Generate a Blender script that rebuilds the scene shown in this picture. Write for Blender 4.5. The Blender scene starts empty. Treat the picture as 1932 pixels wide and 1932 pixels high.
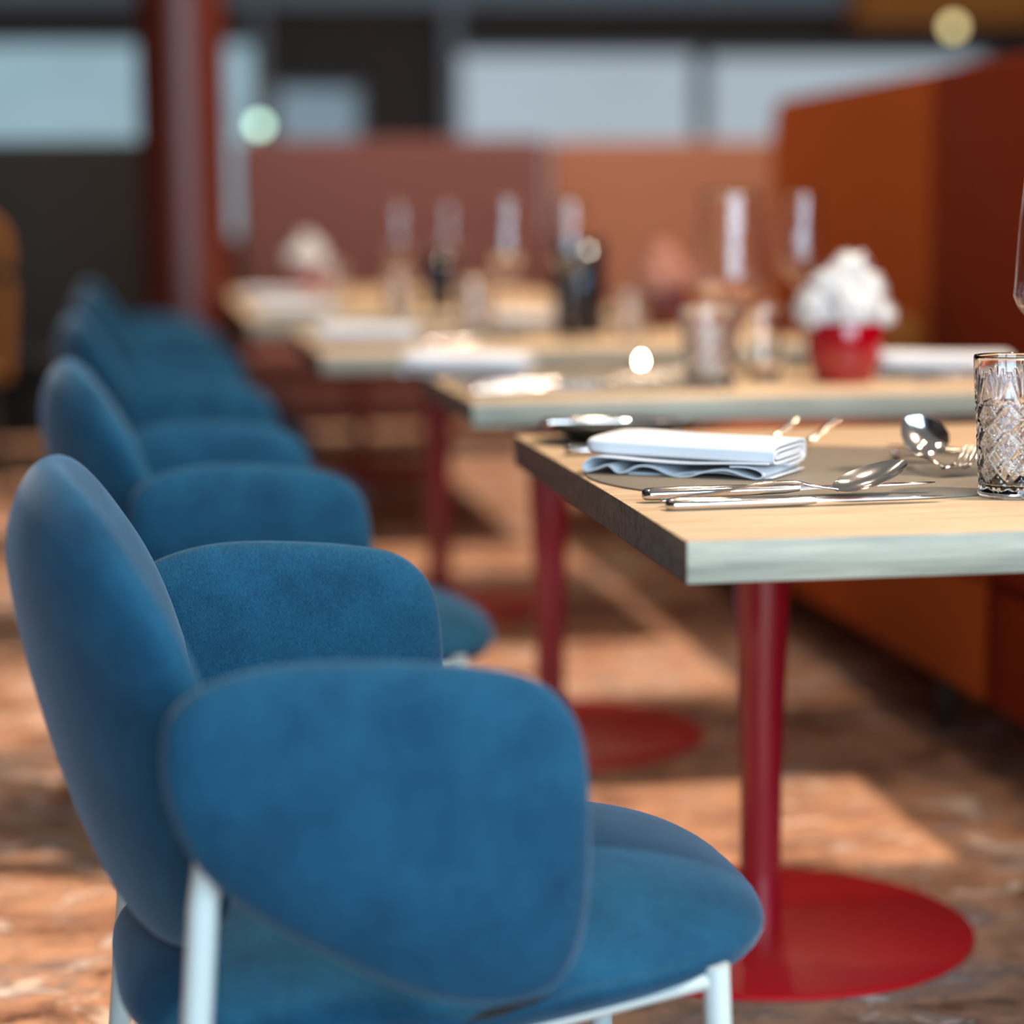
import bpy, bmesh, math, random
from mathutils import Vector, Matrix, Euler
random.seed(7)
PI = math.pi
S = bpy.context.scene
COL = S.collection
def lin(c): return tuple(((v/255)/12.92 if v/255 <= .04045 else ((v/255+.055)/1.055)**2.4) for v in c)

# ------------------------------------------------------------------ camera
cam_d = bpy.data.cameras.new('camera'); cam = bpy.data.objects.new('camera', cam_d); COL.objects.link(cam)
H = 1.03987
_p, _r, _y = .129518, -.0104386, .1502505
fw = Vector((math.sin(_y)*math.cos(_p), math.cos(_y)*math.cos(_p), -math.sin(_p)))
rt = Vector((math.cos(_y), -math.sin(_y), 0)); up = rt.cross(fw)
r2 = rt*math.cos(_r)+up*math.sin(_r); u2 = -rt*math.sin(_r)+up*math.cos(_r)
cam.matrix_world = Matrix(((r2.x, u2.x, -fw.x, 0), (r2.y, u2.y, -fw.y, 0), (r2.z, u2.z, -fw.z, H), (0, 0, 0, 1)))
cam_d.sensor_width = 36; cam_d.lens = 4365.35/1932*36
cam_d.clip_start = .05; cam_d.clip_end = 100
cam_d.dof.use_dof = True; cam_d.dof.focus_distance = 2.58; cam_d.dof.aperture_fstop = 1.5
S.camera = cam
S.view_settings.view_transform = 'Standard'; S.view_settings.look = 'None'
S.view_settings.gamma = 1; S.view_settings.exposure = 0; S.view_settings.use_curve_mapping = False
S.cycles.use_denoising = True; S.cycles.sample_clamp_indirect = 40
S.cycles.max_bounces = 12; S.cycles.transmission_bounces = 12; S.cycles.transparent_max_bounces = 12

# ------------------------------------------------------------------ world and lights
W = bpy.data.worlds.new('world'); S.world = W; W.use_nodes = True
W.node_tree.nodes['Background'].inputs[0].default_value = (.75, .74, .72, 1)
W.node_tree.nodes['Background'].inputs[1].default_value = .28

def area(name, loc, rot, sx, sy, power, color, spread=PI):
    l = bpy.data.lights.new(name, 'AREA'); l.shape = 'RECTANGLE'; l.size = sx; l.size_y = sy
    l.energy = power; l.color = color; l.spread = spread
    o = bpy.data.objects.new(name, l); COL.objects.link(o); o.location = loc; o.rotation_euler = rot
    return o
LZ = 3.5
# daylight through the tall windows behind the camera
for i, (wx) in enumerate((.2, 3.8)):
    area('window_light', (wx, -3.93, 2.75), (PI/2, 0, 0), 3.0, 4.7, WINP := 560, (.60, .82, 1))
# warm daylight from a high roof light, falling from the upper right over the banquette
sun_d = bpy.data.lights.new('sun', 'SUN'); sun_d.energy = 4.6; sun_d.color = (1, .80, .62); sun_d.angle = math.radians(3.5)
sun = bpy.data.objects.new('sun', sun_d); COL.objects.link(sun); sun.location = (4, -1, 8)
sun.rotation_euler = Vector((-.515, .26, -1)).to_track_quat('-Z', 'Y').to_euler()
# warm ceiling spots above the row of tables; last two added to brighten the far wall
LAMPS = [(1.2, 2.5), (1.9, 3.3), (1.3, 4.6), (1.5, 6.2), (1.2, 8.2), (-1.6, 3.6), (.2, 3.55), (1.0, 9.0), (.2, 13.6), (4.2, 13.4)]

# ------------------------------------------------------------------ materials
def newmat(name):
    m = bpy.data.materials.new(name); m.use_nodes = True
    return m, m.node_tree, m.node_tree.nodes['Principled BSDF']
def N(nt, t, **kw):
    n = nt.nodes.new(t)
    for k, v in kw.items():
        if k.startswith('i_'): n.inputs[k[2:].replace('_', ' ')].default_value = v
        else: setattr(n, k, v)
    return n
def plain(name, rgb, rough=.5, metal=0, bump=0, bscale=200, coat=0, sheen=0, noise=0, nscale=8, **kw):
    m, nt, b = newmat(name); c = lin(rgb)+(1,)
    b.inputs['Base Color'].default_value = c; b.inputs['Roughness'].default_value = rough
    b.inputs['Metallic'].default_value = metal; b.inputs['Coat Weight'].default_value = coat
    b.inputs['Sheen Weight'].default_value = sheen
    tc = N(nt, 'ShaderNodeTexCoord')
    if noise:
        n = N(nt, 'ShaderNodeTexNoise', i_Scale=nscale, i_Detail=6.0); nt.links.new(tc.outputs['Object'], n.inputs['Vector'])
        mx = N(nt, 'ShaderNodeMixRGB', blend_type='MULTIPLY'); mx.inputs[0].default_value = noise
        mx.inputs[1].default_value = c
        cr = N(nt, 'ShaderNodeValToRGB'); cr.color_ramp.elements[0].position = .3; cr.color_ramp.elements[1].position = .7
        cr.color_ramp.elements[0].color = (.35, .35, .35, 1); cr.color_ramp.elements[1].color = (1.2, 1.2, 1.2, 1)
        nt.links.new(n.outputs['Fac'], cr.inputs[0]); nt.links.new(cr.outputs[0], mx.inputs[2]); nt.links.new(mx.outputs[0], b.inputs['Base Color'])
    if bump:
        n2 = N(nt, 'ShaderNodeTexNoise', i_Scale=bscale, i_Detail=3.0); nt.links.new(tc.outputs['Object'], n2.inputs['Vector'])
        bp = N(nt, 'ShaderNodeBump', i_Strength=bump, i_Distance=.002); nt.links.new(n2.outputs['Fac'], bp.inputs['Height']); nt.links.new(bp.outputs[0], b.inputs['Normal'])
    return m
def fabric_blue(name, dark, light, sheenc):
    m, nt, b = newmat(name)
    tc = N(nt, 'ShaderNodeTexCoord')
    big = N(nt, 'ShaderNodeTexNoise', i_Scale=14.0, i_Detail=5.0, i_Roughness=.6)
    mp = N(nt, 'ShaderNodeMapping'); mp.inputs['Scale'].default_value = (800, 800, 1300)
    fine = N(nt, 'ShaderNodeTexNoise', i_Scale=1.0, i_Detail=2.0)
    nt.links.new(tc.outputs['Object'], big.inputs['Vector']); nt.links.new(tc.outputs['Object'], mp.inputs['Vector']); nt.links.new(mp.outputs[0], fine.inputs['Vector'])
    add = N(nt, 'ShaderNodeMath', operation='MULTIPLY_ADD'); add.inputs[1].default_value = .72
    sc = N(nt, 'ShaderNodeMath', operation='MULTIPLY'); sc.inputs[1].default_value = .28
    nt.links.new(big.outputs['Fac'], sc.inputs[0]); nt.links.new(fine.outputs['Fac'], add.inputs[0]); nt.links.new(sc.outputs[0], add.inputs[2])
    cr = N(nt, 'ShaderNodeValToRGB'); e = cr.color_ramp.elements
    e[0].position = .38; e[1].position = .62; e[0].color = lin(dark)+(1,); e[1].color = lin(light)+(1,)
    nt.links.new(add.outputs[0], cr.inputs[0]); nt.links.new(cr.outputs[0], b.inputs['Base Color'])
    b.inputs['Roughness'].default_value = .9; b.inputs['Specular IOR Level'].default_value = .15
    b.inputs['Sheen Weight'].default_value = .45; b.inputs['Sheen Roughness'].default_value = .35; b.inputs['Sheen Tint'].default_value = lin(sheenc)+(1,)
    bp = N(nt, 'ShaderNodeBump', i_Strength=.5, i_Distance=.001); nt.links.new(fine.outputs['Fac'], bp.inputs['Height']); nt.links.new(bp.outputs[0], b.inputs['Normal'])
    return m
M = {}
M['blue'] = fabric_blue('blue_fabric', (4, 36, 60), (22, 76, 104), (160, 172, 190))
M['mustard'] = plain('mustard_fabric', (122, 70, 3), .9, bump=.3, bscale=300)
M['white_metal'] = plain('pale_powder_coat', (170, 184, 184), .4)
M['red_metal'] = plain('red_powder_coat', (176, 10, 22), .42, bump=.1, bscale=900)
M['red_pole'] = plain('red_gloss_powder_coat', (136, 12, 28), .30, coat=.8)
def wood(name='pale_oak', c0=(158, 132, 104), c1=(200, 174, 142)):
    m, nt, b = newmat(name)
    tc = N(nt, 'ShaderNodeTexCoord'); mp = N(nt, 'ShaderNodeMapping'); mp.inputs['Scale'].default_value = (1.6, 26, 34)
    n = N(nt, 'ShaderNodeTexNoise', i_Scale=3.0, i_Detail=7.0, i_Roughness=.6, i_Distortion=.35)
    nt.links.new(tc.outputs['Object'], mp.inputs[0]); nt.links.new(mp.outputs[0], n.inputs['Vector'])
    cr = N(nt, 'ShaderNodeValToRGB'); e = cr.color_ramp.elements
    e[0].position = .30; e[1].position = .68; e[0].color = lin(c0)+(1,); e[1].color = lin(c1)+(1,)
    nt.links.new(n.outputs['Fac'], cr.inputs[0]); nt.links.new(cr.outputs[0], b.inputs['Base Color'])
    b.inputs['Roughness'].default_value = .5
    bp = N(nt, 'ShaderNodeBump', i_Strength=.15, i_Distance=.001); nt.links.new(n.outputs['Fac'], bp.inputs['Height']); nt.links.new(bp.outputs[0], b.inputs['Normal'])
    return m
M['wood'] = wood()
M['wood_edge'] = wood('limed_oak_edge', (100, 103, 94), (156, 156, 140))
M['wood_end_shaded'] = wood('shaded_end_grain', (88, 68, 54), (136, 112, 92))  # end grain, its brown also carrying the shade on the left face
def carpet():
    m, nt, b = newmat('patterned_carpet')
    tc = N(nt, 'ShaderNodeTexCoord'); mp = N(nt, 'ShaderNodeMapping'); mp.inputs['Scale'].default_value = (1, 1.25, 1)
    a = N(nt, 'ShaderNodeTexNoise', i_Scale=3.4, i_Detail=5.0, i_Roughness=.62, i_Distortion=.6)
    c = N(nt, 'ShaderNodeTexNoise', i_Scale=8.5, i_Detail=6.0, i_Roughness=.65, i_Distortion=.8)
    nt.links.new(tc.outputs['Object'], mp.inputs[0]); nt.links.new(mp.outputs[0], a.inputs['Vector']); nt.links.new(mp.outputs[0], c.inputs['Vector'])
    r1 = N(nt, 'ShaderNodeValToRGB'); r1.color_ramp.interpolation = 'EASE'
    el = r1.color_ramp.elements; el[0].position = .30; el[0].color = lin((44, 30, 30))+(1,); el[1].position = .40; el[1].color = lin((92, 62, 50))+(1,)
    for p, col in ((.46, (156, 118, 96)), (.53, (198, 152, 120)), (.60, (140, 124, 118)), (.68, (222, 208, 196))):
        q = el.new(p); q.color = lin(col)+(1,)
    r2_ = N(nt, 'ShaderNodeValToRGB'); el = r2_.color_ramp.elements
    el[0].position = .36; el[0].color = lin((66, 48, 44))+(1,); el[1].position = .47; el[1].color = lin((178, 130, 102))+(1,)
    for p, col in ((.56, (128, 98, 86)), (.63, (226, 210, 198))):
        q = el.new(p); q.color = lin(col)+(1,)
    nt.links.new(a.outputs['Fac'], r1.inputs[0]); nt.links.new(c.outputs['Fac'], r2_.inputs[0])
    mx = N(nt, 'ShaderNodeMixRGB'); mx.inputs[0].default_value = .5
    nt.links.new(r1.outputs[0], mx.inputs[1]); nt.links.new(r2_.outputs[0], mx.inputs[2]); nt.links.new(mx.outputs[0], b.inputs['Base Color'])
    b.inputs['Roughness'].default_value = 1; b.inputs['Specular IOR Level'].default_value = .05
    return m
M['carpet'] = carpet()
M['napkin'] = plain('white_linen', (198, 200, 205), .9, bump=.25, bscale=900)
M['steel'] = plain('polished_steel', (205, 200, 198), .13, metal=1)
M['mat'] = plain('grey_brown_leatherette', (112, 104, 92), .55, bump=.2, bscale=500)
M['black'] = plain('black_stoneware', (22, 22, 22), .5)
M['darkwood'] = plain('dark_brown', (50, 34, 24), .7)
M['tan_panel'] = plain('tan_orange_panel', (164, 80, 30), .9, bump=.2)
M['rust_panel'] = plain('dark_rust_panel', (114, 38, 8), .9, bump=.2)
M['tan_far'] = plain('tan_fabric_panel', (154, 96, 68), .9)
M['plum_far'] = plain('brown_plum_fabric_panel', (106, 62, 56), .9)
M['dark_far'] = plain('charcoal_fabric_panel', (17, 12, 13), .9)
M['terracotta'] = plain('glossy_terracotta_paint', (80, 26, 13), .40)
M['slate'] = plain('slate_paint', (120, 138, 150), .7)
M['grey'] = plain('grey_paint', (120, 128, 136), .6)
M['cream_wall'] = plain('dark_taupe_wall', (58, 46, 40), .9)
M['ceil'] = plain('dark_ceiling', (60, 54, 50), .9)
M['ochre'] = plain('ochre_paint', (170, 104, 30), .8)
M['petal'] = plain('white_petals', (206, 204, 204), .9)
for k in ('tan_panel', 'rust_panel'): M[k].node_tree.nodes['Principled BSDF'].inputs['Specular IOR Level'].default_value = .12
M['red_glaze'] = plain('red_glaze', (140, 0, 18), .12, coat=.6)
M['brass'] = plain('brass', (200, 150, 80), .25, metal=1)
M['wax'] = plain('wax', (235, 225, 205), .5)
M['green'] = plain('leaf_green', (60, 80, 40), .7)
def glass(name, col=(1, 1, 1), rough=0.0):
    m, nt, b = newmat(name)
    b.inputs['Base Color'].default_value = col+(1,); b.inputs['Roughness'].default_value = rough
    b.inputs['Transmission Weight'].default_value = 1; b.inputs['IOR'].default_value = 1.5
    return m
M['glass'] = glass('clear_glass'); M['navy_glass'] = glass('smoky_navy_glass', (.004, .006, .014)); M['navy_glass'].node_tree.nodes['Principled BSDF'].inputs['Transmission Weight'].default_value = .35
def emit(name, rgb, s, noise=0):
    m, nt, b = newmat(name)
    b.inputs['Base Color'].default_value = (.02, .02, .02, 1)
    b.inputs['Emission Color'].default_value = lin(rgb)+(1,); b.inputs['Emission Strength'].default_value = s
    if noise:
        tc = N(nt, 'ShaderNodeTexCoord'); mp = N(nt, 'ShaderNodeMapping'); mp.inputs['Scale'].default_value = (.5, 1, 4)
        n = N(nt, 'ShaderNodeTexNoise', i_Scale=1.5, i_Detail=2.0)
        nt.links.new(tc.outputs['Object'], mp.inputs[0]); nt.links.new(mp.outputs[0], n.inputs['Vector'])
        ma = N(nt, 'ShaderNodeMath', operation='MULTIPLY_ADD'); ma.inputs[1].default_value = noise*2*s; ma.inputs[2].default_value = s*(1-noise)
        nt.links.new(n.outputs['Fac'], ma.inputs[0]); nt.links.new(ma.outputs[0], b.inputs['Emission Strength'])
    return m
M['win_teal'] = emit('daylit_window_teal', (140, 170, 182), 1, .35)
M['win_pale'] = emit('daylit_window_pale', (164, 178, 188), 1, .14)
M['win_blue'] = emit('daylit_pane_blue', (112, 134, 148), 1, .3)
M['lamp_warm'] = emit('lamp_glow_warm', (255, 214, 160), 14)
M['lamp_green'] = emit('lamp_glow_green', (196, 240, 214), 6)
M['lamp_yellow'] = emit('lamp_glow_yellow', (255, 236, 170), 3.2)
M['glint_flame'] = emit('glint_flame', (255, 236, 200), 260)

# ------------------------------------------------------------------ helpers
def link(o, parent=None):
    COL.objects.link(o)
    if parent is not None: o.parent = parent
    return o
def mesh(name, verts, faces, m, parent=None, smooth=True, loc=None, angle=None):
    me = bpy.data.meshes.new(name); me.from_pydata([tuple(v) for v in verts], [], faces); me.update()
    bm = bmesh.new(); bm.from_mesh(me); bmesh.ops.recalc_face_normals(bm, faces=bm.faces); bm.to_mesh(me); bm.free()
    me.materials.append(m)
    if smooth: me.polygons.foreach_set('use_smooth', [True]*len(me.polygons))
    o = bpy.data.objects.new(name, me); link(o, parent)
    if loc: o.location = loc
    if angle: sharp(o, angle)
    return o
def sharp(o, deg=35):
    me = o.data; bm = bmesh.new(); bm.from_mesh(me)
    for e in bm.edges:
        if len(e.link_faces) == 2 and e.calc_face_angle(0) > math.radians(deg): e.smooth = False
    bm.to_mesh(me); bm.free()
def thing(name, label, cat, loc=(0, 0, 0), rz=0, group=None):
    o = bpy.data.objects.new(name, None); o.empty_display_size = .05; link(o)
    o.location = loc; o.rotation_euler = (0, 0, rz); o['label'] = label; o['category'] = cat
    if group: o['group'] = group
    return o
def tag(o, label, cat, group=None):
    o['label'] = label; o['category'] = cat
    if group: o['group'] = group
    return o
def struct(o): o['kind'] = 'structure'; return o
def box_bm(bm, lo, hi, bev=0, seg=2):
    r = bmesh.ops.create_cube(bm, size=1); vs = r['verts']
    c = [(a+b)/2 for a, b in zip(lo, hi)]; d = [b-a for a, b in zip(lo, hi)]
    for v in vs: v.co = Vector((c[0]+v.co.x*d[0], c[1]+v.co.y*d[1], c[2]+v.co.z*d[2]))
    if bev:
        es = list({e for v in vs for e in v.link_edges})
        bmesh.ops.bevel(bm, geom=es, offset=bev, segments=seg, affect='EDGES', profile=.5)
def box(name, lo, hi, m, parent=None, bev=0, seg=2, smooth=False, more=()):
    bm = bmesh.new(); box_bm(bm, lo, hi, bev, seg)
    for l2, h2 in more: box_bm(bm, l2, h2, bev, seg)
    me = bpy.data.meshes.new(name); bm.to_mesh(me); bm.free(); me.materials.append(m)
    o = bpy.data.objects.new(name, me); link(o, parent)
    if bev:
        me.polygons.foreach_set('use_smooth', [True]*len(me.polygons)); sharp(o, 40)
    return o
def lathe_vf(prof, n=48, mod=None):
    V, F = [], []
    for i, (r, z) in enumerate(prof):
        for k in range(n):
            a = 2*PI*k/n; rr = r if mod is None else mod(i, r, z, a)
            V.append((rr*math.cos(a), rr*math.sin(a), z))
    for i in range(len(prof)-1):
        for k in range(n):
            k2 = (k+1) % n; F.append((i*n+k, i*n+k2, (i+1)*n+k2, (i+1)*n+k))
    if prof[0][0] > 1e-6: F.append(tuple(range(n)))
    if prof[-1][0] > 1e-6: F.append(tuple((len(prof)-1)*n+k for k in range(n)))
    return V, F
def lathe(name, prof, m, parent=None, n=48, mod=None, loc=None, angle=None):
    V, F = lathe_vf(prof, n, mod)
    o = mesh(name, V, F, m, parent, True, loc)
    bm = bmesh.new(); bm.from_mesh(o.data); bmesh.ops.remove_doubles(bm, verts=bm.verts, dist=1e-6); bmesh.ops.recalc_face_normals(bm, faces=bm.faces); bm.to_mesh(o.data); bm.free()
    if angle: sharp(o, angle)
    return o
def tube_vf(pts, rad, n=12, flat=None, caps=True):
    """sweep of an ellipse; rad per point (rw, rh); width axis horizontal"""
    V, F = [], []; pts = [Vector(p) for p in pts]
    for i, p in enumerate(pts):
        t = (pts[min(i+1, len(pts)-1)]-pts[max(i-1, 0)]).normalized()
        s = t.cross(Vector((0, 0, 1)))
        if s.length < 1e-3: s = Vector((1, 0, 0))
        s.normalize(); u = s.cross(t)
        r = rad[i] if isinstance(rad, (list, tuple)) else rad
        rw, rh = r if isinstance(r, (list, tuple)) else (r, r)
        for k in range(n):
            a = 2*PI*k/n; V.append(p+s*math.cos(a)*rw+u*math.sin(a)*rh)
    for i in range(len(pts)-1):
        for k in range(n):
            k2 = (k+1) % n; F.append((i*n+k, i*n+k2, (i+1)*n+k2, (i+1)*n+k))
    F.append(tuple(range(n))); F.append(tuple((len(pts)-1)*n+k for k in range(n)))
    return V, F
def tube(name, pts, rad, m, parent=None, n=16):
    V, F = tube_vf(pts, rad, n); o = mesh(name, V, F, m, parent); sharp(o, 50); return o
def smoothpts(P, k=6, closed=False):
    """Catmull-Rom through P"""
    P = [Vector(p) for p in P]; out = []; n = len(P)
    rng = range(n if closed else n-1)
    for i in rng:
        if closed: a, b, c, d = P[i-1], P[i], P[(i+1) % n], P[(i+2) % n]
        else: a, b, c, d = P[max(i-1, 0)], P[i], P[i+1], P[min(i+2, n-1)]
        for j in range(k):
            t = j/k
            out.append(.5*((2*b)+(c-a)*t+(2*a-5*b+4*c-d)*t*t+(3*b-a-3*c+d)*t**3))
    if not closed: out.append(P[-1])
    return out
def pad_vf(outline, T, f3, q=2.4, rings=16, seam=0):
    """upholstered pad: outline = closed list of (u,v); thickness T; f3(u,v,n) -> 3D"""
    n = len(outline); cu = sum(p[0] for p in outline)/n; cv = sum(p[1] for p in outline)/n
    V, F = [], []
    rs = [math.sin(PI/2*i/rings) for i in range(rings+1)]
    for side in (1, -1):
        for i, r in enumerate(rs):
            if side == -1 and i == rings: break
            h = T/2*max(0, 1-r**q)**(1/q)*side
            for p in outline: V.append(f3(cu+(p[0]-cu)*r, cv+(p[1]-cv)*r, h))
    def idx(side, i, k):
        k %= n
        if side == 1 or i == rings: return i*n+k
        return (rings+1)*n+i*n+k
    for side in (1, -1):
        for i in range(rings):
            for k in range(n): F.append((idx(side, i, k), idx(side, i, k+1), idx(side, i+1, k+1), idx(side, i+1, k)))
    return V, F
def pad(name, outline, T, f3, m, parent=None, q=2.4, rings=16):
    V, F = pad_vf(outline, T, f3, q, rings)
    o = mesh(name, V, F, m, parent)
    bm = bmesh.new(); bm.from_mesh(o.data); bmesh.ops.remove_doubles(bm, verts=bm.verts, dist=1e-5); bmesh.ops.recalc_face_normals(bm, faces=bm.faces); bm.to_mesh(o.data); bm.free()
    return o
def dup(root, loc=None, rz=None, label=None, group=None):
    r = root.copy(); COL.objects.link(r)
    if loc is not None: r.location = loc
    if rz is not None: r.rotation_euler = (0, 0, rz)
    if label: r['label'] = label
    if group: r['group'] = group
    for ch in list(root.children):
        c = ch.copy(); COL.objects.link(c); c.parent = r
        for g in list(ch.children):
            d = g.copy(); COL.objects.link(d); d.parent = c
    return r

# ------------------------------------------------------------------ the room
XL, XR, YB, YF, ZC = -4.0, 8.5, -4.0, 16.3, 5.4
struct(box('floor', (XL, YB, -.1), (XR, YF, 0), M['carpet']))
struct(box('ceiling', (XL, YB, ZC), (-1.6, YF, ZC+.1), M['ceil'], more=[((-1.6, 11.5, ZC), (XR, YF, ZC+.1)), ((7.5, YB, ZC), (XR, 11.5, ZC+.1))]))
struct(box('wall_left', (XL-.1, YB, 0), (XL, YF, ZC), M['cream_wall']))
struct(box('wall_right', (XR, YB, 0), (XR+.1, YF, ZC), M['cream_wall']))
# wall behind the camera with three tall window openings
bx = [((XL, YB-.2, 0), (XR, YB, .45)), ((XL, YB-.2, 5.12), (XR, YB, ZC))]
for x0, x1 in ((XL, -1.35), (1.75, 2.25), (5.35, XR)):
    if x1 > x0: bx.append(((x0, YB-.2, .45), (x1, YB, 5.12)))
struct(box('wall_back', *bx[0], M['cream_wall'], more=bx[1:]))
# far wall: dark bay, windows, slate beam
FY = 16.0
struct(box('wall_far', (XL, FY+.2, 0), (XR, FY+.3, ZC), M['darkwood']))
def window(n, x0, x1, z0, z1, m, y=FY, divs=()):
    w = struct(box('window_%d' % n, (x0, y, z0-.05), (x1, y+.08, z0), M['grey'], more=[((x0, y, z1), (x1, y+.08, z1+.04)), ((x0, y, z0), (x0+.05, y+.08, z1)), ((x1-.05, y, z0), (x1, y+.08, z1))]+[((d-.06, y, z0), (d+.06, y+.08, z1)) for d in divs]))
    p = box('window_pane', (x0+.05, y+.02, z0), (x1-.05, y+.05, z1), m, w)
    return w
window(1, -2.4, .72, .9, 2.17, M['win_teal'])
window(2, 2.05, 3.78, .9, 2.10, M['win_pale'])
window(3, 3.80, 5.9, .9, 2.08, M['win_pale'])
window(4, .80, 1.42, .9, 1.86, M['win_blue'])
struct(box('trim_1', (XL, FY-.25, 2.42), (XR, FY-.01, 2.95), M['slate']))
struct(box('trim_2', (.67, FY-.12, 0), (.76, FY-.02, 2.42), M['grey']))
struct(box('trim_3', (1.98, FY-.12, 0), (2.08, FY-.02, 2.42), M['grey']))
struct(box('trim_4', (4.75, FY-.6, 2.28), (XR, FY-.3, 3.0), M['ochre']))

# ------------------------------------------------------------------ banquettes
def banquette_long():
    t = thing('banquette', 'long tan and rust upholstered banquette along the right side of the tables', 'bench', (0, 0, 0))
    x0, x1, x2 = 1.47, 2.08, 2.16
    ys = (1.2, 3.98, 6.1, 7.75)
    for i in range(3):
        m = M['tan_panel'] if i != 1 and i == 2 else M['rust_panel']
        ya, yb = ys[i]+.004, ys[i+1]-.004
        box('seat_base', (x0, ya, .135), (x1, yb, .36), (M['tan_panel'] if i else M['rust_panel']), t, .012)
        box('seat_cushion', (x0-.005, ya, .362), (x1, yb, .46), (M['tan_panel'] if i else M['rust_panel']), t, .03, 4)
        # back panel with rounded far corner
        if i < 2:
            box('back_panel', (x1, ya, .12), (x2, yb, 1.405), M['rust_panel'], t, .015, 3)
        else:
            R = .12; out = [(ya, .12), (yb, .12), (yb, 1.40-R)]
            out += [(yb-R+R*math.cos(a*PI/16), 1.40-R+R*math.sin(a*PI/16)) for a in range(1, 9)]
            out += [(ya, 1.40)]
            n = len(out); V = [(x1, a, b) for a, b in out]+[(x2, a, b) for a, b in out]
            F = [tuple(range(n)), tuple(range(n, 2*n))]+[(k, (k+1) % n, n+(k+1) % n, n+k) for k in range(n)]
            mesh('back_panel', V, F, M['tan_panel'], t, False)
    for yy in (1.4, 2.9, 4.38, 5.9, 7.6):
        V, F = lathe_vf([(0, 0), (.022, 0), (.022, .135), (0, .135)], 14)
        mesh('leg', V, F, M['darkwood'], t, loc=(x0+.07, yy, 0)); mesh('leg', V, F, M['darkwood'], t, loc=(x1-.07, yy, 0))
    return t
banquette_long()
def far_bench(label, x0, x1, y, m, mb, zt):
    t = thing('banquette', label, 'bench', ((x0+x1)/2, y, 0)); w = (x1-x0)/2
    box('back_panel', (-w, .55, .1), (w, .65, zt), m, t, .02, 3)
    box('seat_base', (-w, 0, .12), (w, .55, .34), mb, t, .01)
    box('seat_cushion', (-w, -.01, .342), (w, .55, .45), mb, t, .03, 3)
    for sx in (-w+.1, w-.1):
        for sy in (.06, .55): box('leg', (sx-.02, sy-.02, 0), (sx+.02, sy+.02, .12), M['darkwood'], t)
far_bench('charcoal high-backed banquette at far left behind the terracotta column', -3.2, .12, 9.7, M['dark_far'], M['dark_far'], 1.36)
far_bench('brown plum high-backed banquette behind the farthest table', .37, 1.755, 9.9, M['plum_far'], M['plum_far'], 1.365)
far_bench('tan high-backed banquette closing the row beside the right partition', 1.775, 3.4, 9.9, M['tan_far'], M['tan_far'], 1.35)

# column
lathe('column', [(.17, 0), (.17, ZC)], M['terracotta'], n=64, loc=(.115, 9.2, 0), angle=40)
tag(bpy.data.objects['column'], 'tall round terracotta column rising behind the blue chairs', 'column')
# mustard loop chair at far left
def loop_chair():
    t = thing('side_chair', 'mustard yellow chair at the far left edge by the charcoal banquette', 'chair', (-.865, 9.0, 0), 0)
    P = smoothpts([(.28, -.2, .44), (.30, -.2, .8), (.27, -.2, 1.0), (.1, -.2, 1.03), (-.1, -.2, 1.03), (-.24, -.2, .98), (-.27, -.2, .8), (-.25, -.2, .44)], 5)
    tube('backrest', P, .03, M['mustard'], t)
    pad('seat', [(.28*math.cos(a)*1.0, .25*math.sin(a)) for a in [2*PI*k/32 for k in range(32)]], .09, lambda u, v, n: (u, v-.02, .45+n), M['mustard'], t)
    for sx in (-1, 1):
        for sy in (-1, 1): tube('leg', [(sx*.2, sy*.17, .44), (sx*.25, sy*.22, 0)], .013, M['darkwood'], t)
loop_chair()
# mustard cushion on the banquette
cu = pad('cushion', [(.165*math.copysign(abs(math.cos(a))**.55, math.cos(a)), .13*math.copysign(abs(math.sin(a))**.55, math.sin(a))) for a in [2*PI*k/48 for k in range(48)]], .13, lambda u, v, n: (n, u, v), M['mustard'])
cu.location = (1.94, 6.05, .63); cu.rotation_euler = (0, .18, .1)
tag(cu, 'mustard yellow cushion leaning on the rust banquette behind the red vase', 'cushion')

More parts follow.
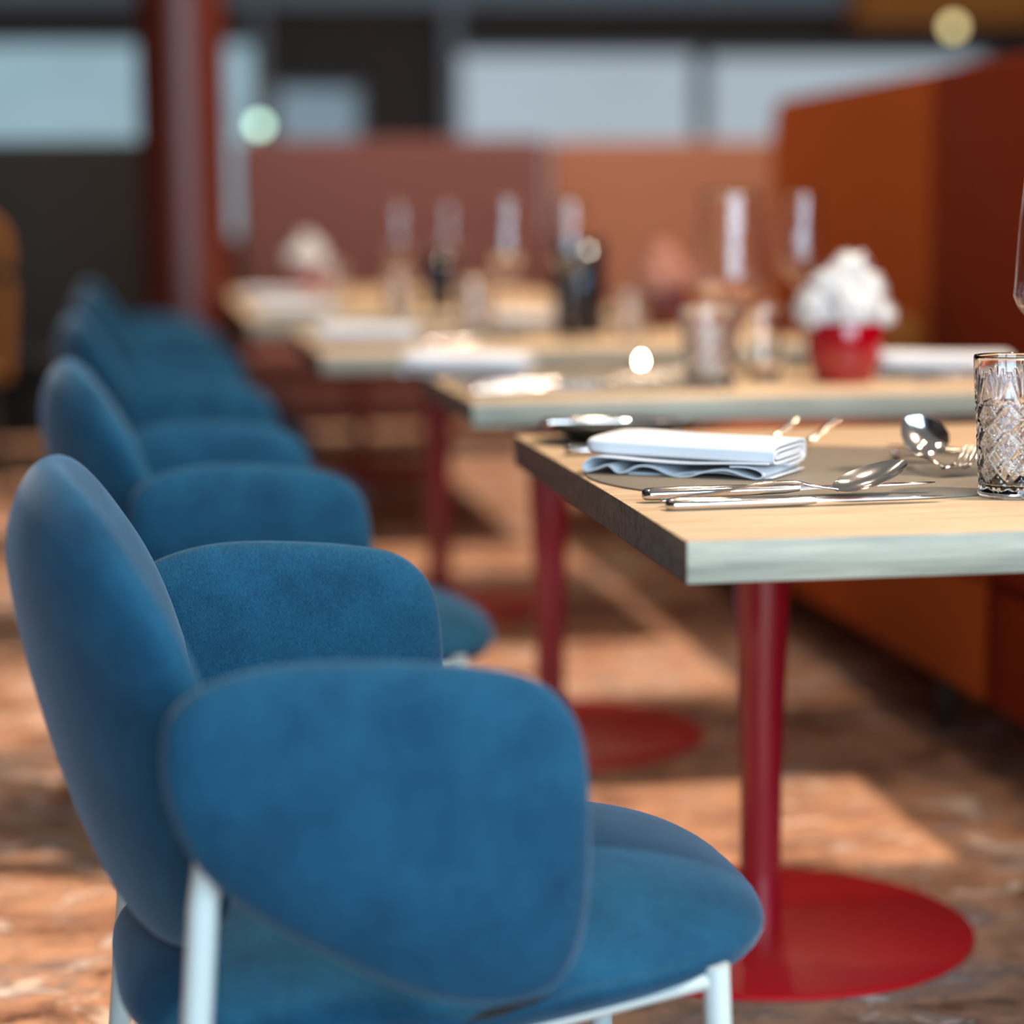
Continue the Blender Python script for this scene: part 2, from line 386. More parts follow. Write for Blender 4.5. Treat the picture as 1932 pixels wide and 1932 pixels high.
# ------------------------------------------------------------------ chairs
def arm_outline():
    P = [(-.009, .586), (-.002, .62), (.018, .64), (.049, .653), (.09, .661), (.135, .663), (.194, .66), (.254, .654), (.305, .643), (.335, .624), (.354, .595), (.362, .554), (.364, .502), (.362, .444), (.354, .396), (.335, .363), (.302, .348), (.259, .348), (.213, .36), (.166, .382), (.121, .408), (.084, .431), (.049, .457), (.022, .484), (.003, .52), (-.006, .553)]
    return [(p.x, p.y) for p in smoothpts([(x-.175, z, 0) for x, z in P], 3, True)]
def make_chair(label, mat, group):
    t = thing('armchair', label, 'chair', (0, 0, 0), 0, group)
    # seat cushion
    def se(a, ex):
        c, s = math.cos(a), math.sin(a)
        return math.copysign(abs(c)**ex, c), math.copysign(abs(s)**ex, s)
    out = []
    for k in range(88):
        a = 2*PI*k/88; c, s = se(a, .56)
        x = c*.33; y = s*(.30-.03*max(0, -c)-.06*max(0, c))
        out.append((x, y))
    def seatf(u, v, n):
        crown = .018*(1-min(1, (u/.3)**2))*(1-min(1, (v/.3)**2))
        zz = .312+.085*u+n+(crown if n > 0 else 0)-.012*max(0, u/.3)**2-.02*(v/.3)**2*(1 if n > 0 else 0)
        return (u+.100, v, zz)
    pad('seat', out, .150, seatf, mat, t, q=2.3, rings=18)
    # backrest: bent, tilted shell pad
    outb = []
    for k in range(96):
        a = 2*PI*k/96; c, s = se(a, .66)
        w = .285*(1-.10*max(0, s)**1.5-.10*max(0, -s))
        outb.append((c*w, s*.235))
    def backf(u, v, n):
        z = .565+v
        xc = -.290+.262*(.75-z)+.022*max(0, (z-.70)/.1)**2
        k = 1.25*u*u
        # outward normal of the bend in plan
        nx, ny = 1, -2*1.25*u; L = math.hypot(nx, ny)
        tilt = .30
        return (xc+k+n*nx/L, u+n*ny/L, z+n*tilt*.9)
    pad('backrest', outb, .102, backf, mat, t, q=2.2, rings=18)
    for sd in (-1, 1):
        def armf(u, v, n, sd=sd):
            wrap = .25*max(0, -(u-.02))**2
            return (u-.010, sd*(.374-wrap+n*1.0+.03*(v-.5)), v-.004)
        pad('armrest', arm_outline(), .075, armf, mat, t, q=2.6, rings=14)
    for sx, sy, xa, xb in ((1, -1, .340, .348), (1, 1, .33, .34), (-1, -1, -.160, -.195), (-1, 1, -.185, -.225)):
        if sx == 1: P = [(xa, sy*.225, .312), (xb, sy*.235, 0)]
        else: P = [(xa+.01, sy*.335, .50), (xa, sy*.34, .44), (xb, sy*.36, 0)]
        tube('leg', P, .0135, M['white_metal'], t, 18)
    fr = [(.340, -.225, .298), (-.16, -.30, .242), (-.18, .30, .242), (.33, .225, .298), (.340, -.225, .298)]
    V, F = [], []
    for a, b in zip(fr, fr[1:]):
        v, f = tube_vf([a, b], .009, 10); o = len(V); V += v; F += [tuple(i+o for i in q) for q in f]
    mesh('seat_frame', V, F, M['white_metal'], t)
    return t
G = 'blue armchairs along the left side of the tables'
ch = make_chair('blue upholstered armchair nearest the camera, at the first table', M['blue'], G)
th = math.radians(3)
ch.location = (.165, 2.325, 0); ch.rotation_euler = (0, 0, th)
for x, y, rz, lb in ((.12, 3.93, 3, 'blue upholstered armchair second from the camera, at the second table'),
                     (.07, 5.78, 3, 'blue upholstered armchair third from the camera, at the third table'),
                     (.05, 7.25, 3, 'blurred blue armchair fourth from the camera, near the far table'),
                     (.03, 8.55, 3, 'farthest blue armchair, by the terracotta column')):
    dup(ch, (x, y, 0), math.radians(rz), lb)

# ------------------------------------------------------------------ tables
def make_table(label, x0, y0, w, d, px_, py_, rb=.305):
    t = thing('dining_table', label, 'table', (px_, py_, 0), 0, 'oak tables with red pedestals')
    tt = box('tabletop', (x0-px_, y0-py_, .677), (x0+w-px_, y0+d-py_, .72), M['wood'], t, .0025, 2)
    tt.data.materials.append(M['wood_edge']); tt.data.materials.append(M['wood_end_shaded'])
    for f in tt.data.polygons:
        if abs(f.normal.z) < .6: f.material_index = 2 if abs(f.normal.x) > .6 else 1
    lathe('base', [(0, .0), (rb-.004, 0), (rb, .003), (rb, .008), (rb-.006, .012), (.05, .0125), (0, .0125)], M['red_metal'], t, 96, angle=40)
    prof = [(0, .012), (.031, .012), (.030, .06), (.030, .22), (.034, .36), (.0405, .5), (.041, .66), (.041, .668), (0, .668)]
    lathe('pole', prof, M['red_pole'], t, 40, angle=50)
    box('top_plate', (-.14, -.14, .668), (.14, .14, .677), M['red_metal'], t)
    return t
TW = 1.12
make_table('oak table with red pedestal nearest the camera, set with napkin and highball glass', .50, 2.173, TW, 1.10, .835, 3.155)
make_table('second oak table from the camera, holding the near red flower vase', .517, 3.85, TW, .77, .748, 4.455)
make_table('third oak table from the camera, between the second and the farthest', .362, 5.25, 1.2, 1.15, .712, 5.99)
make_table('farthest and longest oak table in front of the brown banquette', .27, 6.95, 1.2, 2.75, .80, 9.35)
T = .72

# ------------------------------------------------------------------ tableware builders
def make_mat(label, r, loc):
    o = lathe('placemat', [(0, 0), (r-.001, 0), (r, .0008), (r, .0022), (r-.001, .003), (0, .003)], M['mat'], None, 128, loc=loc, angle=50)
    return tag(o, label, 'placemat', 'round grey-brown placemats')
def make_knife(label, a, b, zr=0, group='table knives', roll=0):
    a, b = Vector(a), Vector(b); L = (b-a).length
    t = thing('knife', label, 'knife', a, 0, group)
    d = (b-a); rot = d.to_track_quat('X', 'Z'); t.rotation_mode = 'QUATERNION'; t.rotation_quaternion = rot
    hl = L*.53
    P = [(0, 0, 0), (.003, 0, 0), (.01, 0, 0), (hl*.5, 0, 0), (hl*.9, 0, 0), (hl, 0, 0)]
    rr = [(.0060, .0046), (.0098, .0066), (.0108, .0072), (.0102, .0068), (.0086, .0056), (.0062, .0038)]
    tube('handle', P, rr, M['steel'], t, 20)
    # blade: tapering flat section
    prof = [(hl-.004, .005, .0030), (hl+.012, .0065, .0018), (hl+.03, .0085, .0012), (L*.85, .0088, .0009), (L*.95, .0065, .0007), (L*.985, .0035, .0006), (L, .0008, .0004)]
    V, F = [], []
    for x, w, h in prof: V += [(x, w, 0), (x, w*.6, h), (x, -w, h*.8), (x, -w, -h*.8), (x, w*.6, -h)]
    for i in range(len(prof)-1):
        for k in range(5): F.append((i*5+k, i*5+(k+1) % 5, (i+1)*5+(k+1) % 5, (i+1)*5+k))
    F += [tuple(range(5)), tuple((len(prof)-1)*5+k for k in range(5))]
    o = mesh('blade', V, F, M['steel'], t); sharp(o, 50)
    return t
def bowl_vf(L, Wd, depth, th=.0011, nr=14, nk=40):
    """spoon bowl, from neck at x=0 to tip x=L, hollow up"""
    V, F = [], []
    for side in (0, 1):
        for i in range(nr+1):
            r = i/nr
            for k in range(nk):
                a = 2*PI*k/nk
                x = L*.52+math.cos(a)*L*.5*r; w = Wd/2*(1-.16*math.cos(a))
                y = math.sin(a)*w*r; z = -depth*(1-r**2.0)-(th*side)
                V.append((x, y, z+.004*((x/L)-.3)))
    def ix(s, i, k): return s*(nr+1)*nk+i*nk+k % nk
    for s in (0, 1):
        for i in range(nr):
            for k in range(nk): F.append((ix(s, i, k), ix(s, i, k+1), ix(s, i+1, k+1), ix(s, i+1, k)))
    for k in range(nk): F.append((ix(0, nr, k), ix(0, nr, k+1), ix(1, nr, k+1), ix(1, nr, k)))
    return V, F
def make_spoon(label, neck, tip, handle, Wd=.042, flip=1, upv=(0, 0, 1), group='spoons', depth=.010):
    neck, tip = Vector(neck), Vector(tip)
    t = thing('spoon', label, 'spoon', neck, 0, group)
    X = (tip-neck); L = X.length; X.normalize(); Z = Vector(upv); Z = (Z-X*Z.dot(X)).normalized()*flip; Y = Z.cross(X)
    Mx = Matrix((X, Y, Z)).transposed()
    V, F = bowl_vf(L, Wd, depth); V = [Mx @ Vector(v) for v in V]
    o = mesh('bowl', V, F, M['steel'], t)
    bm = bmesh.new(); bm.from_mesh(o.data); bmesh.ops.remove_doubles(bm, verts=bm.verts, dist=1e-6); bm.to_mesh(o.data); bm.free(); sharp(o, 60)
    P = smoothpts([X*.006-Z*depth*.12]+[Vector(h)-neck for h in handle], 6); n = len(P)
    rr = []
    for i in range(n):
        s = i/(n-1); w = .0036-.0012*math.sin(min(1, s*3)*PI)+.0022*max(0, s-.25); rr.append((w if s < .985 else w*.6, .0015+.0006*s))
    tube('handle', P, rr, M['steel'], t, 14)
    return t
def make_fork(label, base, tip, handle, upv=(0, 0, 1), group='forks', Wd=.026, curl=.012):
    base, tip = Vector(base), Vector(tip)
    t = thing('fork', label, 'fork', base, 0, group)
    X = (tip-base); L = X.length; X.normalize(); Z = Vector(upv); Z = (Z-X*Z.dot(X)).normalized(); Y = Z.cross(X)
    Mx = Matrix((X, Y, Z)).transposed()
    def cz(s): return -curl*math.sin(PI*min(1, max(0, s))**.8)
    V, F = [], []
    # root plate
    rows = [(-.12, .003), (-.02, .006), (.1, Wd*.46), (.25, Wd/2), (.42, Wd/2)]
    for s, w in rows:
        for e in (.0009, -.0009):
            for y in (-1, -.5, 0, .5, 1): V.append(Mx @ Vector((s*L, w*y, cz(s)+e)))
    for i in range(len(rows)-1):
        for k in range(4):
            F.append((i*10+k, i*10+k+1, i*10+k+11, i*10+k+10)); F.append((i*10+5+k, i*10+5+k+1, i*10+k+16, i*10+k+15))
        F.append((i*10, i*10+5, i*10+15, i*10+10)); F.append((i*10+4, i*10+9, i*10+19, i*10+14))
    for q in range(4):
        y = (-1+2*q/3)*(Wd/2-.0022)
        P = [Mx @ Vector((s*L, y, cz(s))) for s in (.38, .5, .62, .75, .88, .96, 1.0)]
        v, f = tube_vf(P, [(.0021, .0012)]*4+[(.0018, .0011), (.0013, .0009), (.0004, .0004)], 8); o = len(V); V += v; F += [tuple(i+o for i in g) for g in f]
    mesh('tines', V, F, M['steel'], t)
    P = smoothpts([X*(-.08*L)]+[Vector(h)-base for h in handle], 6); n = len(P)
    tube('handle', P, [(.0030+.0035*max(0, i/(n-1)-.2), .0016) for i in range(n)], M['steel'], t, 14)
    return t
def tumbler_parts(h, r0, r1, m, parent=None, cut=True, n=192):
    # outer wall with cut relief, thick base, smooth inner wall
    rows = 110 if cut else 12; outer = []
    outer = [(0, 0), (r0*.8, 0), (r0*.95, .001), (r0, .004)]
    for i in range(1, rows+1):
        s = i/rows; outer.append((r0+(r1-r0)*s, .004+(h-.006)*s))
    wall = .0028
    k0 = 4
    prof = outer+[(r1-wall*.3, h), (r1-wall*.8, h), (r1-wall, h-.002)]
    for i in range(8): s = 1-i/7; prof.append((r0+(r1-r0)*s-wall-.0006, .017+(h-.022)*s))
    prof += [(r0*.75, .0125), (r0*.4, .0115), (0, .0112)]
    NO = len(outer)
    def mod(i, r, z, a):
        if not cut or i < 4 or i >= NO: return r
        s = z/h
        if s > .93 or s < .06: return r
        env = 1
        # diamond lattice body
        u = a*9/(2*PI)
        if s < .66:
            q = s*5.2
            d1 = abs(((u+q) % 1)-.5)*2; d2 = abs(((u-q) % 1)-.5)*2
            f = min(d1, d2)                               # ridge/valley lines
            star = abs(((u*4+q*3) % 1)-.5)*2*.35+abs(((u*4-q*3) % 1)-.5)*2*.35
            dep = .0024*(1-min(1, f*2.6))+.0016*star
        else:
            # fans of leaf cuts below the rim
            c = (u % 1)-.5; t_ = (s-.60)/.30
            dep = 0
            for k in (-2, -1, 0, 1, 2):
                ang = k*.42; lx = c*1.15*1.0-math.sin(ang)*t_*.85; 
                if 0 < t_ < 1.0-.1*abs(k): dep = max(dep, .0020*(1-min(1, abs(lx)/(.085*math.sin(PI*min(1, max(.02, t_)))+.012))))
        return r-dep
    o = lathe('tumbler_body', prof, m, parent, n, mod)
    return o
def make_tumbler(label, loc, h=.155, r0=.037, r1=.0445, cut=True, n=192, group='cut glass tumblers', name='tumbler'):
    o = tumbler_parts(h, r0, r1, M['glass'], None, cut, n); o.name = name; o.location = loc
    return tag(o, label, 'glass', group)
def make_wineglass(label, loc, top=.36, bw=.050, bb=.19, wide=.245, rim=.038, group='stemmed wine glasses'):
    t = thing('wine_glass', label, 'glass', loc, 0, group)
    lathe('foot', [(0, 0), (.034, 0), (.0345, .001), (.03, .002), (.012, .004), (.005, .008), (0, .0085)], M['glass'], t, 48)
    lathe('stem', [(0, .0082), (.0042, .0085), (.0032, .03), (.003, bb-.03), (.0045, bb-.006), (0, bb-.004)], M['glass'], t, 20)
    O = smoothpts([(.002, bb, 0), (.016, bb+.006, 0), (bw*.78, bb+(wide-bb)*.45, 0), (bw*.98, wide-.008, 0), (bw, wide, 0), (bw*.98, wide+.012, 0), ((bw+rim)/2+.002, (wide+top)/2, 0), (rim, top, 0)], 5)
    w = .0011
    prof = [(0, bb)]+[(max(0, p.x), p.y) for p in O]+[(max(.0005, p.x-w), p.y+(w if p.y < wide-.02 else 0)) for p in reversed(O)]+[(0, bb+.0025)]
    lathe('bowl', prof, M['glass'], t, 64)
    return t
def make_vase(label, loc, seed=1, sc=1):
    t = thing('flower_vase', label, 'vase', loc, 0, 'red vases with white flowers')
    P = smoothpts([(.0, 0, 0), (.044, 0, 0), (.050, .004, 0), (.061, .03, 0), (.066, .06, 0), (.067, .085, 0), (.066, .100, 0), (.064, .105, 0), (.0615, .104, 0), (.061, .09, 0), (.055, .03, 0), (.04, .012, 0), (0, .01, 0)], 4)
    lathe('pot', [(max(0, p.x)*sc, p.y*sc) for p in P], M['red_glaze'], t, 64)
    rnd = random.Random(seed); V, F = [], []
    lumps = [((0, 0, .15), .055), ((.035, .01, .125), .045), ((-.04, .005, .125), .048), ((.005, -.03, .13), .048), ((.005, .04, .135), .045), ((.058, 0, .118), .030), ((-.055, -.012, .135), .032), ((.008, 0, .195), .034), ((.03, -.02, .16), .035), ((-.03, -.01, .165), .035)]
    for c, R in lumps:
        nf = int(70*(R/.05)**2)
        for i in range(nf):
            z = rnd.uniform(-.5, 1); a = rnd.uniform(0, 2*PI); s = math.sqrt(1-z*z)
            nrm = Vector((s*math.cos(a), s*math.sin(a), z)); ctr = Vector(c)+nrm*R*rnd.uniform(.9, 1.06)
            tx = nrm.orthogonal().normalized(); tx = Matrix.Rotation(rnd.uniform(0, 6.28), 3, nrm) @ tx; ty = nrm.cross(tx)
            for p in range(4):
                ang = p*PI/2; dx = tx*math.cos(ang)+ty*math.sin(ang); dy = nrm.cross(dx); o = len(V); L = .0085
                V += [ctr, ctr+dx*L*.6+dy*L*.42+nrm*.002, ctr+dx*L*1.05+nrm*.0035, ctr+dx*L*.6-dy*L*.42+nrm*.002]; F.append((o, o+1, o+2, o+3))
        for i in range(1):
            pass
    # leafy core carrying the florets
    for c, R in lumps:
        v, f = [], []
        for i in range(7):
            for k in range(10):
                ph = PI*i/6; a = 2*PI*k/10; v.append(Vector(c)+Vector((math.sin(ph)*math.cos(a), math.sin(ph)*math.sin(a), math.cos(ph)))*R*.9)
        for i in range(6):
            for k in range(10): f.append((i*10+k, i*10+(k+1) % 10, (i+1)*10+(k+1) % 10, (i+1)*10+k))
        o = len(V); V += v; F += [tuple(i+o for i in g) for g in f]
    fl = mesh('flowers', [Vector(v)*sc for v in V], F, M['petal'], t, False)
    return t
def extrude_ribbon(profile, y0f, y1f, th, ny=8):
    """sheet whose (x,z) profile is swept along y; y0f/y1f give ends per x"""
    n = len(profile); P = [Vector((p[0], 0, p[1])) for p in profile]; V, F = [], []
    for s in (0, 1):
        for i, p in enumerate(P):
            t = (P[min(i+1, n-1)]-P[max(i-1, 0)]); t = Vector((t.x, 0, t.z)).normalized(); nn = Vector((-t.z, 0, t.x))*th*(.5-s)
            for j in range(ny+1):
                f = j/ny; ya, yb = y0f(p.x), y1f(p.x); V.append((p.x+nn.x, ya+(yb-ya)*f, p.z+nn.z))
    def ix(s, i, j): return s*n*(ny+1)+i*(ny+1)+j
    for s in (0, 1):
        for i in range(n-1):
            for j in range(ny): F.append((ix(s, i, j), ix(s, i+1, j), ix(s, i+1, j+1), ix(s, i, j+1)))
    for i in range(n-1):
        for j in (0, ny): F.append((ix(0, i, j), ix(0, i+1, j), ix(1, i+1, j), ix(1, i, j)))
    for j in range(ny):
        for i in (0, n-1): F.append((ix(0, i, j), ix(0, i, j+1), ix(1, i, j+1), ix(1, i, j)))
    return V, F
def make_napkin(label, loc, rz, sc=1, group='folded white napkins'):
    """long axis x (length .22), depth y (.13). origin at front-left bottom corner"""
    t = thing('napkin', label, 'napkin', loc, rz, group)
    # rolled upper part: spiral cross-section in (y,z), swept along x
    D, Hh = .115, .031; th = .0034
    sp = []
    turns = 2.6; n = 150
    for i in range(n+1):
        a = 2*PI*turns*i/n; sh = i/n*turns*(.0062)
        hy, hz = D/2-sh*1.1, Hh/2-sh
        e = .42
        c, s = math.cos(a-PI/2), math.sin(a-PI/2)
        sp.append((D/2+math.copysign(abs(c)**e, c)*hy, .0185+Hh/2+math.copysign(abs(s)**e, s)*hz))
    X = [0, .004, .012, .03, .06, .1, .14, .18, .205, .2195, .220]
    V, F = [], []
    m_ = len(sp)
    for xi, x in enumerate(X):
        k = {0: .55, 1: .78, 2: .93}.get(xi, 1)
        bul = 1+.03*math.sin(x*40)
        for side in (0, 1):
            for i, (y, z) in enumerate(sp):
                a0 = sp[max(i-1, 0)]; a1 = sp[min(i+1, m_-1)]; ty, tz = a1[0]-a0[0], a1[1]-a0[1]; L = math.hypot(ty, tz) or 1
                oy, oz = -tz/L*th*(.5 if side else -.5), ty/L*th*(.5 if side else -.5)
                yy = D/2+(y+oy-D/2)*(1 if xi > 2 else k**.4); cz = .0185+Hh/2
                V.append((x-.004, yy+.003*math.sin(x*25), cz+(z+oz-cz)*k*bul+.012*max(0, .1-x)*1.0-(x/.22)*.004))
    def ix(xi, s, i): return xi*2*m_+s*m_+i
    for xi in range(len(X)-1):
        for s in (0, 1):
            for i in range(m_-1): F.append((ix(xi, s, i), ix(xi, s, i+1), ix(xi+1, s, i+1), ix(xi+1, s, i)))
        for i in (0, m_-1): F.append((ix(xi, 0, i), ix(xi, 1, i), ix(xi+1, 1, i), ix(xi+1, 0, i)))
    for xi in (0, len(X)-1):
        for i in range(m_-1): F.append((ix(xi, 0, i), ix(xi, 0, i+1), ix(xi, 1, i+1), ix(xi, 1, i)))
    o = mesh('rolled_fold', V, F, M['napkin'], t); sharp(o, 55)
    # loose lower layers, wavy
    a = smoothpts([(.212, .0215, 0), (.17, .0205, 0), (.12, .0185, 0), (.07, .020, 0), (.03, .0225, 0), (.012, .0215, 0), (.001, .012, 0), (.004, .0035, 0), (.018, .008, 0), (.030, .0125, 0), (.040, .004, 0), (.050, .0045, 0), (.064, .0125, 0), (.082, .012, 0), (.103, .003, 0), (.122, .002, 0), (.143, .009, 0), (.165, .0118, 0), (.185, .006, 0), (.200, .0025, 0), (.207, .006, 0), (.203, .0125, 0), (.190, .0165, 0), (.17, .0165, 0)], 5)
    V, F = extrude_ribbon([(p.x, p.y) for p in a], lambda x: -.006, lambda x: .112, .0018)
    o = mesh('loose_fold', V, F, M['napkin'], t); sharp(o, 60)
    b = smoothpts([(.045, .0012, 0), (.09, .0014, 0), (.13, .006, 0), (.16, .0068, 0), (.19, .0014, 0), (.215, .003, 0)], 5)
    V, F = extrude_ribbon([(p.x, p.y) for p in b], lambda x: .004, lambda x: .110, .0016)
    mesh('under_fold', V, F, M['napkin'], t)
    return t

# ------------------------------------------------------------------ first table
Z1 = T+.003
make_mat('round grey-brown placemat under the napkin on the nearest table', .288, (.792, 2.715, T))
nap = make_napkin('crisp folded white napkin on the placemat of the nearest table', (.506, 2.748, Z1), math.radians(-34))
nap.scale = (1.11, 1.10, .93)
make_knife('upper of the two polished knives in front of the near napkin', (.519, 2.470, .7295), (.853, 2.470, .734))
make_knife('front knife, closest to the edge of the nearest table', (.530, 2.400, .7265), (.842, 2.405, .7265))
make_spoon('spoon lying across the knives with its bowl tilted up, before the highball glass', (.726, 2.436, .733), (.815, 2.464, .757), [(.705, 2.440, .737), (.68, 2.440, .7425), (.64, 2.438, .741), (.59, 2.436, .733), (.532, 2.434, .7265)], Wd=.050, upv=(-.35, -.35, 1), depth=.009)
make_spoon('spoon with its rounded back turned up beside the fork near the highball glass', (.955, 2.740, .738), (.924, 2.785, .774), [(.965, 2.735, .738), (.995, 2.727, .741), (1.04, 2.735, .744), (1.11, 2.755, .744)], Wd=.056, flip=-1, upv=(.25, .75, -.8), depth=.010)
make_fork('fork with upturned tines resting on the placemat left of the highball glass', (.912, 2.600, .737), (.962, 2.640, .758), [(.898, 2.625, .743), (.900, 2.68, .741), (.915, 2.78, .731), (.93, 2.85, .729)])
make_knife('dark shaded knife with its tip on the back of the near placemat', (1.13, 2.66, .7308), (.945, 2.93, .7285))
make_spoon('pale spoon handle rising behind the right end of the near napkin', (.765, 2.94, .733), (.70, 2.925, .733), [(.78, 2.945, .731), (.80, 2.97, .737), (.842, 3.00, .758)], Wd=.036)
make_fork('fork handle rising behind the near napkin, right of the spoon handle', (.82, 2.95, .732), (.765, 2.90, .733), [(.835, 2.955, .731), (.855, 2.98, .733), (.897, 3.00, .758)])
make_tumbler('cut crystal highball glass at the right edge on the nearest table', (.931, 2.432, T), .157, .040, .0465)
make_wineglass('clear wine glass cut off by the right edge of the photo', (1.051, 2.60, T), .40, .0565, .172, .218, .041)
# black bread dish with butter knife
dish = lathe('bread_dish', [(0, 0), (.05, 0), (.058, .003), (.085, .016), (.106, .024), (.107, .026), (.10, .0255), (.07, .015), (.05, .008), (0, .007)], M['black'], None, 64, loc=(.625, 3.155, T+.0005))
tag(dish, 'shallow black dish at the far left corner of the nearest table', 'dish')
make_knife('butter knife lying across the shallow black dish', (.515, 3.115, .752), (.742, 3.115, .7505))
make_knife('knife handle showing past the left end of the near napkin', (.523, 2.985, .727), (.78, 2.94, .727))

# ------------------------------------------------------------------ second table
make_mat('round placemat on the second table under its napkin', .27, (.80, 4.24, T))
NP = [o for o in (nap,)]
dup(nap, (.462, 4.47, Z1), math.radians(-20), 'flat white napkin at the left end of the second table')
make_knife('bright knife in front of the napkin on the second table', (.535, 4.03, .7275), (.80, 4.06, .7275))
make_knife('rear knife of the pair on the second table', (.56, 4.11, .7315), (.84, 4.13, .7315))
make_fork('fork on the placemat of the second table', (.88, 4.16, .739), (.94, 4.18, .742), [(.84, 4.15, .737), (.78, 4.14, .729), (.72, 4.13, .728)])
make_spoon('spoon on the second table near the placemat edge', (1.05, 4.38, .736), (1.12, 4.41, .741), [(1.03, 4.37, .736), (.97, 4.35, .729), (.89, 4.33, .728)])
make_tumbler('cut crystal tumbler near the left of the red vase on the second table', (.975, 4.05, T), .150, .045, .054, n=120)
make_tumbler('slim plain tumbler beside the red vase on the second table', (1.122, 4.225, T), .140, .030, .036, cut=False, n=64, group='plain tumblers')
make_wineglass('wide wine glass left of the red vase on the second table', (1.110, 4.44, T), .355, .070, .125, .190, .056)
make_wineglass('narrower wine glass directly behind the white flowers', (1.270, 4.50, T), .352, .042, .165, .225, .034)
va = make_vase('red vase of white flowers on the second table', (1.246, 4.12, T), 3, 1.05)
tc = thing('glint_candle', 'small added candle standing in for a bright glint on the second table', 'candle', (.948, 4.52, T))  # added candle; its glow replaces a specular glint on cutlery
lathe('cup', [(0, 0), (.018, 0), (.0205, .002), (.021, .016), (.0205, .016), (.0195, .004), (0, .003)], M['brass'], tc, 32)
lathe('wax', [(0, .003), (.0193, .003), (.0193, .011), (0, .0105)], M['wax'], tc, 24)
lathe('glint_flame', [(0, .012), (.003, .014), (.0042, .018), (.003, .024), (.0008, .030), (0, .031)], M['glint_flame'], tc, 16)
nb = dup(nap, (1.33, 4.16, Z1), math.radians(-14), 'cream napkin at the banquette side of the second table')
make_fork('fork beside the cream napkin on the second table', (1.43, 4.10, .737), (1.50, 4.11, .740), [(1.41, 4.06, .7275), (1.37, 4.02, .7275), (1.33, 3.97, .7275)])
make_mat('second round placemat, on the banquette side of the second table', .16, (1.455, 4.42, T))

# ------------------------------------------------------------------ third table
make_mat('round placemat on the third table under its napkin', .27, (.66, 5.83, T))
dup(nap, (.375, 5.62, Z1), math.radians(-8), 'white napkin at the front left corner of the third table')
make_knife('knife on the third table beside its napkin', (.62, 5.50, .7265), (.86, 5.53, .7265))
make_wineglass('wine glass with a bright pale reflection, left on the third table', (.872, 5.80, T), .352, .044, .16, .22, .036)
make_wineglass('wine glass in front of the dark lantern on the third table', (1.000, 5.62, T), .348, .044, .16, .22, .036)
def lantern(label, loc, r, h):
    t = thing('glass_lantern', label, 'lantern', loc, 0, 'smoky navy glass lanterns')
    lathe('jar', [(0, 0), (r*.9, 0), (r, .004), (r*1.02, h*.5), (r, h), (r-.003, h), (r*1.02-.0035, h*.5), (r-.004, .012), (0, .010)], M['navy_glass'], t, 48)
    lathe('candle', [(0, .011), (r*.5, .011), (r*.5, h*.45), (0, h*.45)], M['wax'], t, 24)
lantern('smoky navy glass lantern on the third table', (1.068, 5.86, T), .066, .245)
lantern('smaller smoky glass lantern on the farthest table', (.90, 7.45, T), .045, .19)
make_tumbler('cut tumbler on the third table left of the lantern', (.815, 5.98, T), .15, .042, .05, n=96)
make_tumbler('cut tumbler on the third table right of the lantern', (1.17, 5.7, T), .12, .038, .045, n=96)
dv = dup(va, (1.335, 6.10, T), 1.0, 'red vase of white flowers tinted as in shade on the third table')
M['shaded_petal'] = plain('shaded_white_petals', (176, 122, 104), .9); M['shaded_red_glaze'] = plain('shaded_red_glaze', (84, 22, 22), .3)  # white petals and red glaze recoloured, this vase's shade put into them
for c in dv.children:
    c.data = c.data.copy(); c.data.materials[0] = M['shaded_petal'] if c.name.startswith('flowers') else M['shaded_red_glaze']
dup(nap, (.90, 6.18, Z1), math.radians(4), 'white napkin at the far side of the third table')

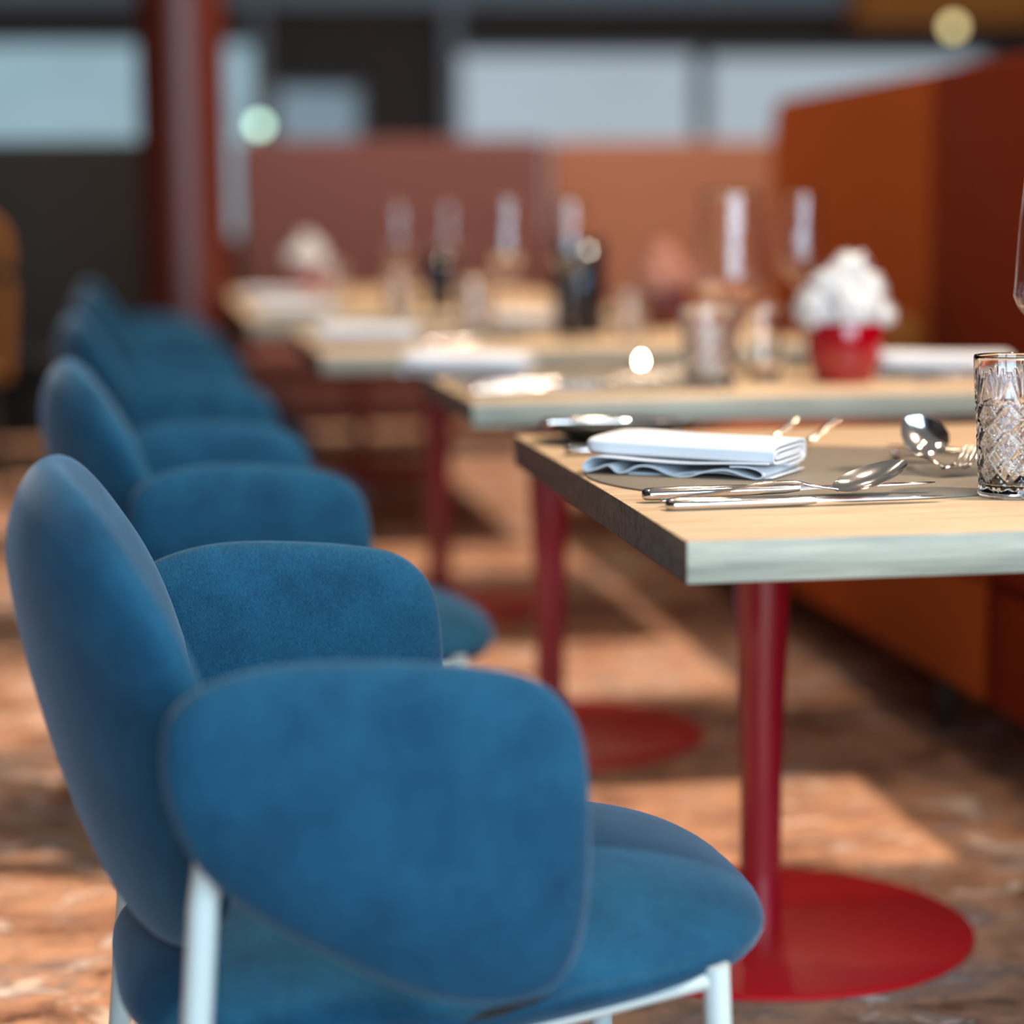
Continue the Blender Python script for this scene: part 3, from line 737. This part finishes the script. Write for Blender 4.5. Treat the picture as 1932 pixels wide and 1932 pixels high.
# ------------------------------------------------------------------ farthest table
make_mat('round placemat on the farthest table', .27, (.60, 7.45, T))
dup(nap, (.300, 7.15, Z1), math.radians(-4), 'white napkin at the front of the farthest table')
dup(nap, (.300, 8.30, Z1), math.radians(-6), 'white napkin midway along the farthest table')
dup(va, (.585, 9.15, T), 2.0, 'red vase with cream flowers at the end of the farthest table')
make_wineglass('left wine glass on the farthest table', (.80, 7.75, T), .345, .046, .16, .22, .037)
make_wineglass('right wine glass on the farthest table', (.99, 7.95, T), .345, .046, .16, .22, .037)
make_tumbler('cut tumbler at the front of the farthest table', (.74, 7.15, T), .14, .04, .048, n=96)
make_tumbler('cut tumbler midway along the farthest table', (.62, 8.3, T), .14, .04, .048, n=96)

# ------------------------------------------------------------------ lamps
for i, (lx, ly) in enumerate(LAMPS):
    nm = ('above the nearest table', 'over the first table front', 'over the second table', 'over the third table', 'over the farthest table', 'over the aisle near the camera', 'over the aisle by the second chair', 'over the far banquette', 'added to light the dark bay at the back', 'added before the back windows to light the far wall')[i]
    t = thing('ceiling_spotlight', 'round black ceiling spotlight '+nm, 'lamp', (lx, ly, LZ), 0, 'ceiling spotlights')
    lathe('housing', [(0, 0), (.075, 0), (.075, -.16), (.07, -.16), (.07, -.14), (0, -.14)], M['black'], t, 32)
    tube('rod', [(0, 0, 0), (0, 0, ZC-LZ)], .008, M['black'], t, 8)
    l = bpy.data.lights.new('spotlight_bulb', 'AREA'); l.shape = 'DISK'; l.size = .13; l.energy = (9, 8, 12, 12, 14, 8, 8, 16, 60, 60)[i]; l.color = (1, .76, .52); l.spread = math.radians(125)
    lo = bpy.data.objects.new('spotlight_bulb', l); COL.objects.link(lo); lo.parent = t; lo.location = (0, 0, -.165)
def glow(name, label, loc, r, m):
    t = thing(name, label, 'lamp', loc)
    lathe('bulb', [(r*math.sin(PI*k/12), -r*math.cos(PI*k/12)) for k in range(13)], m, t, 24)
    tube('cable', [(0, 0, r*.9), (0, 0, ZC-loc[2])], .004, M['black'], t, 8)
glow('pendant_lamp', 'small pale green pendant lamp far beyond the column', (.535, 12.0, 1.485), .030, M['lamp_green'])
glow('pendant_lamp', 'small yellow pendant lamp at the top right corner', (4.14, 11.8, 1.965), .035, M['lamp_yellow'])
